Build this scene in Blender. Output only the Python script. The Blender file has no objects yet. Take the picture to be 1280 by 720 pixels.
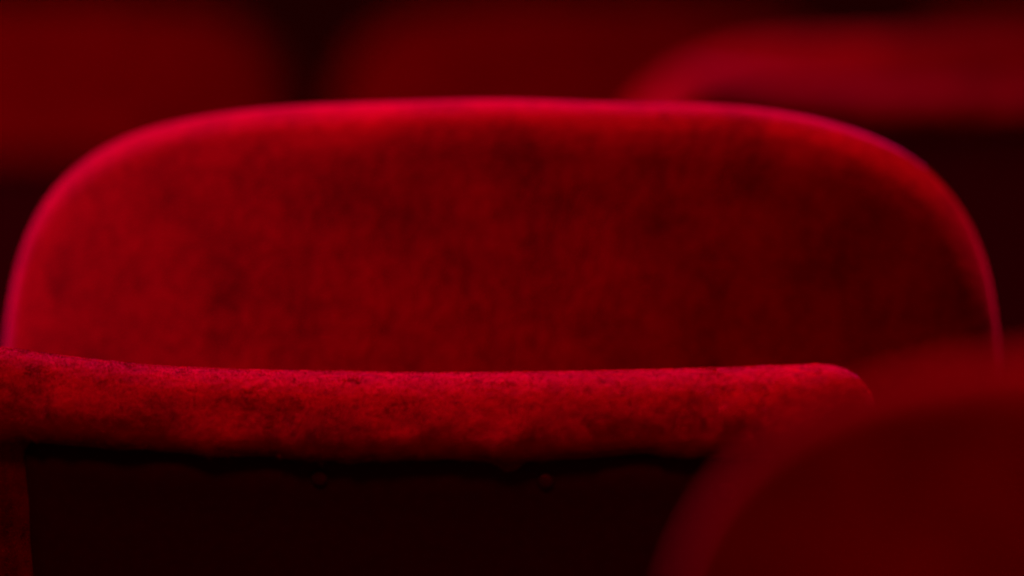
import bpy, math, random
import numpy as np
from mathutils import Matrix, Vector, noise as mnoise

random.seed(4)
rng = np.random.default_rng(11)
R = math.radians
scene = bpy.context.scene
COL = scene.collection

# ------------------------------------------------------------------ camera
Z0 = 0.80                       # camera height above the floor of the focused row
cam_d = bpy.data.cameras.new('camera')
cam_d.sensor_width = 36.0
cam_d.lens = 151.0
cam_d.clip_start = 0.05
cam_d.clip_end = 200.0
cam_d.dof.use_dof = True
cam_d.dof.focus_distance = 2.05
cam_d.dof.aperture_fstop = 2.25
cam = bpy.data.objects.new('camera', cam_d)
cam.location = (0, 0, Z0)
cam.rotation_euler = (R(90), 0, 0)
COL.objects.link(cam)
scene.camera = cam

# ------------------------------------------------------------------ world: a dark hall
world = bpy.data.worlds.new('World')
scene.world = world
world.use_nodes = True
bg = world.node_tree.nodes['Background']
bg.inputs['Color'].default_value = (1.0, 0.02, 0.02, 1)
bg.inputs['Strength'].default_value = 0.010

# ------------------------------------------------------------------ lamps out of view, some added only to brighten
def area(name, loc, target, size, power, color):
    l = bpy.data.lights.new(name, 'AREA')
    l.shape = 'DISK'; l.size = size; l.energy = power; l.color = color
    o = bpy.data.objects.new(name, l)
    o.location = loc
    o.rotation_euler = (Vector(target) - Vector(loc)).to_track_quat('-Z', 'Y').to_euler()
    COL.objects.link(o)
    return o
def spot(name, loc, target, cone, power, color, radius=0.12, blend=0.7):
    l = bpy.data.lights.new(name, 'SPOT')
    l.spot_size = R(cone); l.spot_blend = blend; l.energy = power; l.color = color; l.shadow_soft_size = radius
    o = bpy.data.objects.new(name, l)
    o.location = loc
    o.rotation_euler = (Vector(target) - Vector(loc)).to_track_quat('-Z', 'Y').to_euler()
    COL.objects.link(o)
    return o
# red house lamp overhead, pink lamp behind the rows, wide lamp and two added spots on the left, added red fill over the front
spot('unseen_upper_light', (0.35, 2.76, 3.5), (0.24, 1.84, 0.8), 31, 500.0, (1.0, 0.01, 0.11), blend=1.0)
spot('unseen_upper_light', (-2.4, 4.9, 3.6), (0.0, 2.62, 0.95), 20, 1150.0, (1.0, 0.01, 0.46), blend=1.0)
spot('unseen_side_light', (-2.15, 2.42, 2.4), (-0.5, 3.4, 0.9), 74, 125.0, (1.0, 0.01, 0.12), blend=1.0)
spot('unseen_side_light', (-2.25, 2.44, 2.5), (-0.37, 2.29, 0.94), 15, 370.0, (1.0, 0.01, 0.34), blend=1.0)  # added narrow spot, brightens the left shoulder of the focused back
spot('unseen_side_light', (-2.25, 3.36, 2.6), (-0.10, 3.36, 1.02), 12, 420.0, (1.0, 0.01, 0.34), blend=1.0)  # added narrow spot, puts pink light on the shoulder of the seat behind
area('unseen_upper_light', (-0.5, -0.5, 2.6), (0.1, 2.2, 0.9), 0.6, 12.0, (1.0, 0.01, 0.02))  # added fill, lifts the front faces and the foreground seat

scene.view_settings.view_transform = 'Standard'
scene.view_settings.look = 'None'
scene.view_settings.gamma = 1.0
scene.view_settings.use_curve_mapping = False
scene.view_settings.exposure = 0.0
scene.cycles.use_denoising = True
scene.cycles.max_bounces = 4
scene.cycles.filter_width = 2.0

# ------------------------------------------------------------------ materials
def new_mat(name):
    m = bpy.data.materials.new(name)
    m.use_nodes = True
    nt = m.node_tree
    return m, nt, nt.nodes['Principled BSDF']

def velvet(name, base=(0.34, 0.004, 0.008), sheen=0.6, fine=0.4, nap=0.16):
    m, nt, p = new_mat(name)
    N, L = nt.nodes, nt.links
    tc = N.new('ShaderNodeTexCoord')
    # nap: brushed patches a few centimetres wide, slightly different depth of dye
    n1 = N.new('ShaderNodeTexNoise'); n1.inputs['Scale'].default_value = 24; n1.inputs['Detail'].default_value = 3
    n1.inputs['Roughness'].default_value = 0.62
    n2 = N.new('ShaderNodeTexNoise'); n2.inputs['Scale'].default_value = 190; n2.inputs['Detail'].default_value = 3
    n3 = N.new('ShaderNodeTexNoise'); n3.inputs['Scale'].default_value = 900; n3.inputs['Detail'].default_value = 2
    for n in (n1, n2, n3): L.new(tc.outputs['Object'], n.inputs['Vector'])
    ramp = N.new('ShaderNodeValToRGB')
    ramp.color_ramp.elements[0].position = 0.32
    ramp.color_ramp.elements[1].position = 0.70
    ramp.color_ramp.elements[0].color = (base[0]*0.45, base[1]*0.45, base[2]*0.4, 1)
    ramp.color_ramp.elements[1].color = (base[0]*1.3, base[1]*1.3, base[2]*1.4, 1)
    mixn = N.new('ShaderNodeMath'); mixn.operation = 'MULTIPLY_ADD'
    L.new(n2.outputs['Fac'], mixn.inputs[0]); mixn.inputs[1].default_value = 0.4
    half = N.new('ShaderNodeMath'); half.operation = 'MULTIPLY'; half.inputs[1].default_value = 0.6
    L.new(n1.outputs['Fac'], half.inputs[0]); L.new(half.outputs[0], mixn.inputs[2])
    L.new(mixn.outputs[0], ramp.inputs['Fac'])
    L.new(ramp.outputs['Color'], p.inputs['Base Color'])
    b1 = N.new('ShaderNodeBump'); b1.inputs['Strength'].default_value = nap; b1.inputs['Distance'].default_value = 0.006
    b2 = N.new('ShaderNodeBump'); b2.inputs['Strength'].default_value = fine; b2.inputs['Distance'].default_value = 0.0016
    b3 = N.new('ShaderNodeBump'); b3.inputs['Strength'].default_value = fine; b3.inputs['Distance'].default_value = 0.0005
    L.new(n1.outputs['Fac'], b1.inputs['Height'])
    L.new(n2.outputs['Fac'], b2.inputs['Height']); L.new(b1.outputs['Normal'], b2.inputs['Normal'])
    L.new(n3.outputs['Fac'], b3.inputs['Height']); L.new(b2.outputs['Normal'], b3.inputs['Normal'])
    L.new(b3.outputs['Normal'], p.inputs['Normal'])
    p.inputs['Roughness'].default_value = 0.95
    p.inputs['Specular IOR Level'].default_value = 0.05
    p.inputs['Sheen Weight'].default_value = sheen
    p.inputs['Sheen Roughness'].default_value = 0.35
    p.inputs['Sheen Tint'].default_value = (1.0, 0.03, 0.45, 1)
    return m

def plain(name, col, rough, spec=0.3, metal=0.0, scale=60, bump=0.15):
    m, nt, p = new_mat(name)
    N, L = nt.nodes, nt.links
    tc = N.new('ShaderNodeTexCoord')
    n = N.new('ShaderNodeTexNoise'); n.inputs['Scale'].default_value = scale; n.inputs['Detail'].default_value = 4
    L.new(tc.outputs['Object'], n.inputs['Vector'])
    r = N.new('ShaderNodeValToRGB')
    r.color_ramp.elements[0].color = (col[0]*0.7, col[1]*0.7, col[2]*0.7, 1)
    r.color_ramp.elements[1].color = (col[0]*1.25, col[1]*1.25, col[2]*1.25, 1)
    L.new(n.outputs['Fac'], r.inputs['Fac']); L.new(r.outputs['Color'], p.inputs['Base Color'])
    b = N.new('ShaderNodeBump'); b.inputs['Strength'].default_value = bump; b.inputs['Distance'].default_value = 0.001
    L.new(n.outputs['Fac'], b.inputs['Height']); L.new(b.outputs['Normal'], p.inputs['Normal'])
    p.inputs['Roughness'].default_value = rough
    p.inputs['Specular IOR Level'].default_value = spec
    p.inputs['Metallic'].default_value = metal
    return m

M_VELVET = velvet('red_velvet')
M_PAN = plain('black_plastic', (0.075, 0.024, 0.020), 0.6, 0.25, scale=200)
M_METAL = plain('black_painted_steel', (0.015, 0.014, 0.014), 0.5, 0.35)
M_SCREW = plain('dark_steel', (0.16, 0.14, 0.135), 0.5, 0.3, 0.6)
M_WOOD = plain('dark_stained_wood', (0.035, 0.015, 0.010), 0.55, 0.3, scale=30)
M_CARPET = plain('dark_carpet', (0.03, 0.008, 0.010), 1.0, 0.05, scale=400, bump=0.8)

m, nt, p = new_mat('velvet_pile')
p.inputs['Base Color'].default_value = (0.50, 0.006, 0.012, 1)
p.inputs['Roughness'].default_value = 0.9
p.inputs['Specular IOR Level'].default_value = 0.1
p.inputs['Sheen Weight'].default_value = 0.4
p.inputs['Sheen Tint'].default_value = (1.0, 0.03, 0.45, 1)
_tc = nt.nodes.new('ShaderNodeTexCoord'); _n = nt.nodes.new('ShaderNodeTexNoise')
_n.inputs['Scale'].default_value = 160; _n.inputs['Detail'].default_value = 3
_r = nt.nodes.new('ShaderNodeValToRGB')
_r.color_ramp.elements[0].position = 0.39; _r.color_ramp.elements[1].position = 0.63
_r.color_ramp.elements[0].color = (0.19, 0.002, 0.004, 1); _r.color_ramp.elements[1].color = (0.68, 0.008, 0.018, 1)
nt.links.new(_tc.outputs['Object'], _n.inputs['Vector']); nt.links.new(_n.outputs['Fac'], _r.inputs['Fac'])
nt.links.new(_r.outputs['Color'], p.inputs['Base Color'])
M_PILE = m

# ------------------------------------------------------------------ mesh helpers
def mesh_obj(name, verts, faces, mat, parent=None, smooth=True):
    me = bpy.data.meshes.new(name)
    me.from_pydata([tuple(v) for v in verts], [], faces)
    me.materials.append(mat)
    if smooth:
        me.polygons.foreach_set('use_smooth', [True] * len(me.polygons))
    me.update()
    o = bpy.data.objects.new(name, me)
    COL.objects.link(o)
    if parent: o.parent = parent
    return o

def resample(pts, n):
    P = np.array(pts); Q = np.vstack([P, P[:1]])
    s = np.concatenate([[0], np.cumsum(np.linalg.norm(np.diff(Q, axis=0), axis=1))])
    t = np.linspace(0, s[-1], n, endpoint=False)
    return np.stack([np.interp(t, s, Q[:, 0]), np.interp(t, s, Q[:, 1])], 1)

def normals2d(P):
    d = np.roll(P, -1, 0) - np.roll(P, 1, 0)
    d /= np.linalg.norm(d, axis=1)[:, None]
    return np.stack([d[:, 1], -d[:, 0]], 1)          # outward for a counter-clockwise loop

def superloop(a, top_b, top_n, low_b, low_n, H, count=160):
    """closed outline, counter-clockwise: x in [-a, a], v in [0, H]"""
    pts = []
    for i in range(400):
        t = math.pi * i / 399
        c, s = math.cos(t), math.sin(t)
        pts.append((a * math.copysign(abs(c) ** (2 / top_n), c), H - top_b + top_b * abs(s) ** (2 / top_n)))
    for i in range(400):
        t = math.pi + math.pi * i / 399
        c, s = math.cos(t), math.sin(t)
        pts.append((a * math.copysign(abs(c) ** (2 / low_n), c), low_b - low_b * abs(s) ** (2 / low_n)))
    return resample(pts, count)

def roundrect(a, r_top, r_low, H, count):
    """closed outline with round corners, counter-clockwise"""
    pts = []
    for cx, cy, r, t0 in ((a-r_top, H-r_top, r_top, 0), (-a+r_top, H-r_top, r_top, 90), (-a+r_low, r_low, r_low, 180), (a-r_low, r_low, r_low, 270)):
        for i in range(25):
            t = R(t0 + 90*i/24)
            pts.append((cx + r*math.cos(t), cy + r*math.sin(t)))
    return resample(pts, count)

def ring_mesh(rings, cap_start=True, cap_end=True):
    n = len(rings[0]); V = np.concatenate(rings); F = []
    for k in range(len(rings) - 1):
        for i in range(n):
            j = (i + 1) % n
            F.append((k*n+i, k*n+j, (k+1)*n+j, (k+1)*n+i))
    V = list(map(tuple, V))
    if cap_start:
        V.append(tuple(rings[0].mean(0))); c = len(V) - 1
        F += [(c, (i+1) % n, i) for i in range(n)]
    if cap_end:
        V.append(tuple(rings[-1].mean(0))); c = len(V) - 1; b = (len(rings)-1)*n
        F += [(c, b+i, b+(i+1) % n) for i in range(n)]
    return np.array(V), F

def box(cx, cy, cz, sx, sy, sz, bev=0.006):
    """bevelled box, as verts and faces"""
    import bmesh
    bm = bmesh.new()
    bmesh.ops.create_cube(bm, size=1.0, matrix=Matrix.Translation((cx, cy, cz)) @ Matrix.Diagonal((sx, sy, sz, 1)))
    bmesh.ops.bevel(bm, geom=bm.edges[:], offset=bev, segments=3, affect='EDGES', profile=0.6)
    V = [tuple(v.co) for v in bm.verts]; idx = {v: i for i, v in enumerate(bm.verts)}
    F = [tuple(idx[v] for v in f.verts) for f in bm.faces]
    bm.free()
    return V, F

def vnoise(P, freq, seed):
    """smooth value noise in [-1, 1], vectorised"""
    r = np.random.default_rng(seed); T = r.uniform(-1, 1, 4096)
    X = P * freq; I = np.floor(X).astype(np.int64); f = X - I; f = f*f*(3-2*f)
    def h(i, j, k): return T[((i*73856093) ^ (j*19349663) ^ (k*83492791)) & 4095]
    out = 0
    for dx in (0, 1):
        for dy in (0, 1):
            for dz in (0, 1):
                w = (f[:, 0] if dx else 1-f[:, 0]) * (f[:, 1] if dy else 1-f[:, 1]) * (f[:, 2] if dz else 1-f[:, 2])
                out = out + w * h(I[:, 0]+dx, I[:, 1]+dy, I[:, 2]+dz)
    return out

# ------------------------------------------------------------------ theatre seat
BACK_H = 0.50; BACK_A = 0.265; WRAP = -0.034
RECLINE = R(4.5); BACK_Z = 0.897 - BACK_H * math.cos(R(4.5))

def build_backrest(root, seed):
    """padded back: domed front panel, rolled edge along the front seam, upholstered rear.
    local x, y (front is -y), z up from the pad's foot; reclined about the foot"""
    P = superloop(BACK_A, 0.195, 4.0, 0.08, 4.0, BACK_H, 200)
    nrm = normals2d(P)
    off = vnoise(np.column_stack([P, np.full(len(P), seed * 3.1)]), 14.0, seed) * 0.0016 * (P[:, 1] > 0.15)
    P = P + nrm * off[:, None]
    c = np.array([0, BACK_H * 0.55])
    def ring(inset, y, s=1.0):
        Q = c + (P - nrm * inset - c) * s
        yy = y - WRAP * (Q[:, 0] / BACK_A) ** 2
        V = np.column_stack([Q[:, 0], yy, Q[:, 1]])
        if s < 0.97 or inset > 0.012:
            V[:, 1] += vnoise(V + seed, 11.0, seed + 5) * 0.0035
        return V
    rings = [ring(0.045, 0.046, 0.2), ring(0.045, 0.0455, 0.55), ring(0.045, 0.044, 0.85), ring(0.045, 0.043), ring(0.03, 0.041),
             ring(0.018, 0.036), ring(0.008, 0.027), ring(0.003, 0.017), ring(0.001, 0.005), ring(0.0, -0.010),
             ring(0.0012, -0.016), ring(0.004, -0.0215), ring(0.008, -0.0260), ring(0.0125, -0.0295), ring(0.018, -0.0322), ring(0.032, -0.0352),
             ring(0.050, -0.0372), ring(0.05, -0.0395, 0.9), ring(0.05, -0.0425, 0.75), ring(0.05, -0.045, 0.55),
             ring(0.05, -0.046, 0.35), ring(0.05, -0.046, 0.15)]
    V, F = ring_mesh(rings)
    F = [f[::-1] for f in F]
    b = mesh_obj('backrest', V, F, M_VELVET, root)
    b.location = (0, 0, BACK_Z)
    b.rotation_euler = (-RECLINE, 0, 0)
    return b

CUSH_A = 0.219
def lip_curve(x):
    u = x / CUSH_A
    return 0.016 * max(0.0, -u) ** 2.6 + 0.0055 * max(0.0, u) ** 2

def build_cushion(root, seed, tip, length, pile=False):
    """tip-up cushion: x across, l from the hinge to the lip, n up from the sitting face"""
    back = 0.05
    c = np.array([0, length * 0.45])
    def outline(inset, s=1.0):
        r = max(0.024 - 0.4*inset, 0.010)
        Q = roundrect(CUSH_A - inset, r, max(0.05 - 0.6*inset, 0.02), length + back - 2*inset, 320)
        Q[:, 1] += inset - back
        w = np.clip((Q[:, 1] - 0.10) / 0.15, 0, 1)
        Q[:, 1] += w * np.array([lip_curve(x) for x in Q[:, 0]])
        Q += normals2d(Q) * (vnoise(np.column_stack([Q, np.full(len(Q), seed * 1.7)]), 25.0, seed + 2) * 0.0009)[:, None]
        return c + (Q - c) * s
    ll, nn = np.array([0, -math.cos(tip), math.sin(tip)]), np.array([0, math.sin(tip), math.cos(tip)])
    def ring(inset, h, s=1.0):
        Q = outline(inset, s)
        H = np.full(len(Q), h) + vnoise(np.column_stack([Q, np.full(len(Q), seed + 0.3)]), 16.0, seed + 9) * 0.0022 * (s < 0.99 or inset > 0.012)
        if h < -0.02 and s > 0.99:      # uneven stuffing and a small pucker where the cloth is tacked
            H -= vnoise(np.column_stack([Q, np.full(len(Q), 2.0)]), 45.0, seed + 3) * 0.0034
            H -= vnoise(np.column_stack([Q, np.full(len(Q), 5.0)]), 140.0, seed + 4) * 0.0016
            H -= 0.003 * np.exp(-((Q[:, 0] - 0.050) / 0.006) ** 2) * (Q[:, 1] > 0.2) * (0.015 < inset < 0.04)
        return Q[:, :1] * np.array([[1, 0, 0]]) + Q[:, 1:] * ll + H[:, None] * nn
    rings = [ring(0.05, 0.062, 0.2), ring(0.05, 0.060, 0.5), ring(0.05, 0.056, 0.8), ring(0.05, 0.050), ring(0.034, 0.045),
             ring(0.020, 0.037), ring(0.010, 0.028), ring(0.004, 0.018), ring(0.001, 0.008), ring(0.0, -0.002), ring(0.001, -0.010),
             ring(0.004, -0.0170), ring(0.008, -0.0232), ring(0.012, -0.0285), ring(0.0155, -0.0325), ring(0.0185, -0.0352),
             ring(0.0215, -0.0362), ring(0.0250, -0.0350), ring(0.028, -0.032), ring(0.030, -0.027), ring(0.032, -0.022), ring(0.05, -0.018), ring(0.05, -0.018, 0.5)]
    V, F = ring_mesh(rings)
    F = [f[::-1] for f in F]
    cu = mesh_obj('seat_cushion', V, F, M_VELVET, root)
    hinge = (0, -0.084, 0.42)
    cu.location = hinge
    # underside panel: a dark moulded plate tacked over the turned-in cloth
    def pring(inset, h, s=1.0):
        Q = outline(inset, s)
        Q[:, 0] *= 0.962
        Q[:, 1] -= 0.003 * np.exp(-((Q[:, 0] - 0.050) / 0.007) ** 2) * (Q[:, 1] > 0.2)
        return Q[:, :1] * np.array([[1, 0, 0]]) + Q[:, 1:] * ll + h * nn
    pr = [pring(0.033, -0.015), pring(0.0315, -0.0215), pring(0.0325, -0.0235), pring(0.041, -0.0255), pring(0.048, -0.0255),
          pring(0.052, -0.0247), pring(0.056, -0.0247, 0.9), pring(0.056, -0.0247, 0.4)]
    PV, PF = ring_mesh(pr); PF = [f[::-1] for f in PF]
    pan = mesh_obj('underside_panel', PV, PF, M_PAN, cu)
    # screws along the panel's rim
    scr = None
    for sx, sl in ((-0.040, length - 0.040), (0.066, length - 0.041), (0.15, length - 0.045),
                   (-0.15, 0.03), (0.0, 0.02), (0.15, 0.03)):
        if scr is None:
            rad = [0.0042, 0.0042, 0.0036, 0.0018]; hh = [0.004, -0.0012, -0.0022, -0.0027]; rr = []
            for r_, h_ in zip(rad, hh):
                A = np.linspace(0, 2*math.pi, 14, endpoint=False)
                rr.append(np.outer(np.cos(A)*r_, [1, 0, 0]) + np.outer(np.sin(A)*r_, ll) + h_ * nn)
            sv, sf = ring_mesh(rr)
            o = mesh_obj('screw', sv, sf, M_SCREW, cu); scr = o
        else:
            o = scr.copy(); COL.objects.link(o); o.parent = cu
        o.location = Vector((sx, 0, 0)) + Vector(ll) * sl + Vector(nn) * -0.0250
    if pile:
        add_pile(cu, V, F, ll, nn, c)
    return cu

def add_pile(cu, V, F, ll, nn, c, count=210000):
    tri = np.array([(f[0], f[i], f[i+1]) for f in F for i in range(1, len(f)-1)])
    A, B, C = V[tri[:, 0]], V[tri[:, 1]], V[tri[:, 2]]
    cr = np.cross(B - A, C - A); ar = np.linalg.norm(cr, axis=1) / 2
    ce = (A + B + C) / 3
    l = ce @ ll; h = ce @ nn
    w = ar * ((l > 0.27) | ((np.abs(ce[:, 0]) > 0.16) & (l > 0.1) & (h < 0.0))) * (h < 0.046)
    pick = rng.choice(len(tri), count, p=w / w.sum())
    u = rng.random(count); v = rng.random(count); fl = u + v > 1; u[fl] = 1-u[fl]; v[fl] = 1-v[fl]
    p = A[pick] + (B-A)[pick]*u[:, None] + (C-A)[pick]*v[:, None]
    N = cr[pick] / np.linalg.norm(cr[pick], axis=1)[:, None]
    # the pile stands in small tufts: each fibre leans towards the middle of its tuft
    cell = 0.0066; I = np.floor(p / cell).astype(np.int64); best = np.full(count, 9.0); ctr = np.zeros((count, 3))
    jit = np.random.default_rng(7).random((4096, 3))
    for dx in (-1, 0, 1):
        for dy in (-1, 0, 1):
            for dz in (-1, 0, 1):
                J = I + (dx, dy, dz)
                q = (J + jit[((J[:, 0]*73856093) ^ (J[:, 1]*19349663) ^ (J[:, 2]*83492791)) & 4095]) * cell
                t = q - p; t -= N * np.sum(t*N, 1)[:, None]
                e = np.linalg.norm(q - p, axis=1)
                m_ = e < best; best[m_] = e[m_]; ctr[m_] = t[m_]
    lean = np.stack([vnoise(p, 120.0, 31 + k) for k in range(3)], 1)
    d = N + 1.0*ctr/cell + 1.3*lean + 0.2*rng.normal(size=(count, 3))
    d -= (0.7 * ((p @ nn) < -0.027) * (0.5 + 0.5*vnoise(p, 90.0, 51)))[:, None] * ll      # fibres hang at the lower edge
    d /= np.linalg.norm(d, axis=1)[:, None]
    d = np.where((np.sum(d*N, 1) < 0.15)[:, None], d + 0.5*N, d)
    L = 0.0038 * (0.7 + 0.5*rng.random(count)) * (1 + 0.4*vnoise(p, 120.0, 40)) * (1 + 0.45*((p @ nn) < -0.026))
    s = np.cross(d, rng.normal(size=(count, 3))); s /= np.linalg.norm(s, axis=1)[:, None]
    wd = 0.00022
    p0 = p - N*0.0002
    VV = np.stack([p0 - s*wd, p0 + s*wd, p0 + d*L[:, None]], 1).reshape(-1, 3)
    me = bpy.data.meshes.new('velvet_pile')
    me.vertices.add(len(VV)); me.vertices.foreach_set('co', VV.astype(np.float32).ravel())
    me.loops.add(len(VV)); me.loops.foreach_set('vertex_index', np.arange(len(VV), dtype=np.int32))
    me.polygons.add(count); me.polygons.foreach_set('loop_start', np.arange(0, len(VV), 3, dtype=np.int32))
    me.update(calc_edges=True)
    me.materials.append(M_PILE)
    o = bpy.data.objects.new('velvet_pile', me); COL.objects.link(o); o.parent = cu
    o['kind'] = 'stuff'

def build_seat(label, x, y_top, floor_z, yaw, seed, tip=70, length=0.365, pile=False, shift=0.0):
    """y_top: where the top of the back's front stands"""
    root = bpy.data.objects.new('theatre_seat', None)
    COL.objects.link(root)
    root['label'] = label; root['category'] = 'theatre seat'; root['group'] = 'red velvet theatre seats in rows'
    build_backrest(root, seed)
    build_cushion(root, seed, R(tip), length, pile).location.x += shift
    # steel frame: a standard with foot on either side, armrest on top, cross rail below the hinge
    for s in (-1, 1):
        V, F = box(s*0.283, -0.06, 0.30, 0.022, 0.09, 0.58, 0.005)
        st = mesh_obj('side_standard', V, F, M_METAL, root, False)
        V, F = box(s*0.283, -0.07, 0.009, 0.05, 0.26, 0.018, 0.005)
        mesh_obj('foot', V, F, M_METAL, st, False)
        V, F = box(s*0.283, -0.14, 0.602, 0.042, 0.30, 0.030, 0.012)
        mesh_obj('armrest', V, F, M_WOOD, root, False)
    V, F = box(0, -0.085, 0.405, 0.55, 0.030, 0.045, 0.008)
    mesh_obj('cross_rail', V, F, M_METAL, root, False)
    off = BACK_H * math.sin(RECLINE)
    yw = R(yaw)
    # the back's top stays at (x, y_top) when the seat turns
    root.location = (x + off*math.sin(yw), y_top - off*math.cos(yw), floor_z)
    root.rotation_euler = (0, 0, yw)
    return root

# ------------------------------------------------------------------ stepped floor
STEP = 0.097
rows = [1.12, 2.26, 3.30, 4.38]
edges = [-0.6, 1.62, 2.48, 3.58, 5.4]
prof = []
for i in range(4):
    z = (i-1) * STEP - (0.018 if i == 0 else 0)
    prof += [(edges[i], z), (edges[i+1], z)]
prof += [(edges[4], -0.3), (edges[0], -0.3)]
n = len(prof); X0, X1 = -3.0, 3.0
V = [(X0, y, z) for y, z in prof] + [(X1, y, z) for y, z in prof]
F = [(i, (i+1) % n, (i+1) % n + n, i+n) for i in range(n)] + [tuple(range(n))[::-1], tuple(range(n, 2*n))]
fl = mesh_obj('floor', V, F, M_CARPET, None, False)
fl['kind'] = 'structure'

# ------------------------------------------------------------------ seats
build_seat('red velvet tip-up seat in sharp focus, cushion lip in front of its wide back', -0.010, 2.26, 0.0, -5.5, 1, tip=69, shift=-0.015, length=0.362, pile=True)
build_seat('very blurred rounded seat shoulder overlapping the end of the focused cushion lip', 0.302, 1.38, -STEP - 0.018, -12, 2, tip=72)
build_seat('blurred seat with bright pink shoulder, just behind the focused seat', 0.335, 3.30, STEP, -3, 3, tip=86, length=0.435)
build_seat('dim blurred seat back in the far row, right of the narrow dark gap', 0.080, 4.38, 2*STEP, 0, 4)
build_seat('blurred seat back in the far row, left of the narrow dark gap', -0.480, 4.38, 2*STEP, -14, 5)
build_seat('far row seat back mostly hidden behind the bright shouldered seat', 0.640, 4.38, 2*STEP, 3, 6)
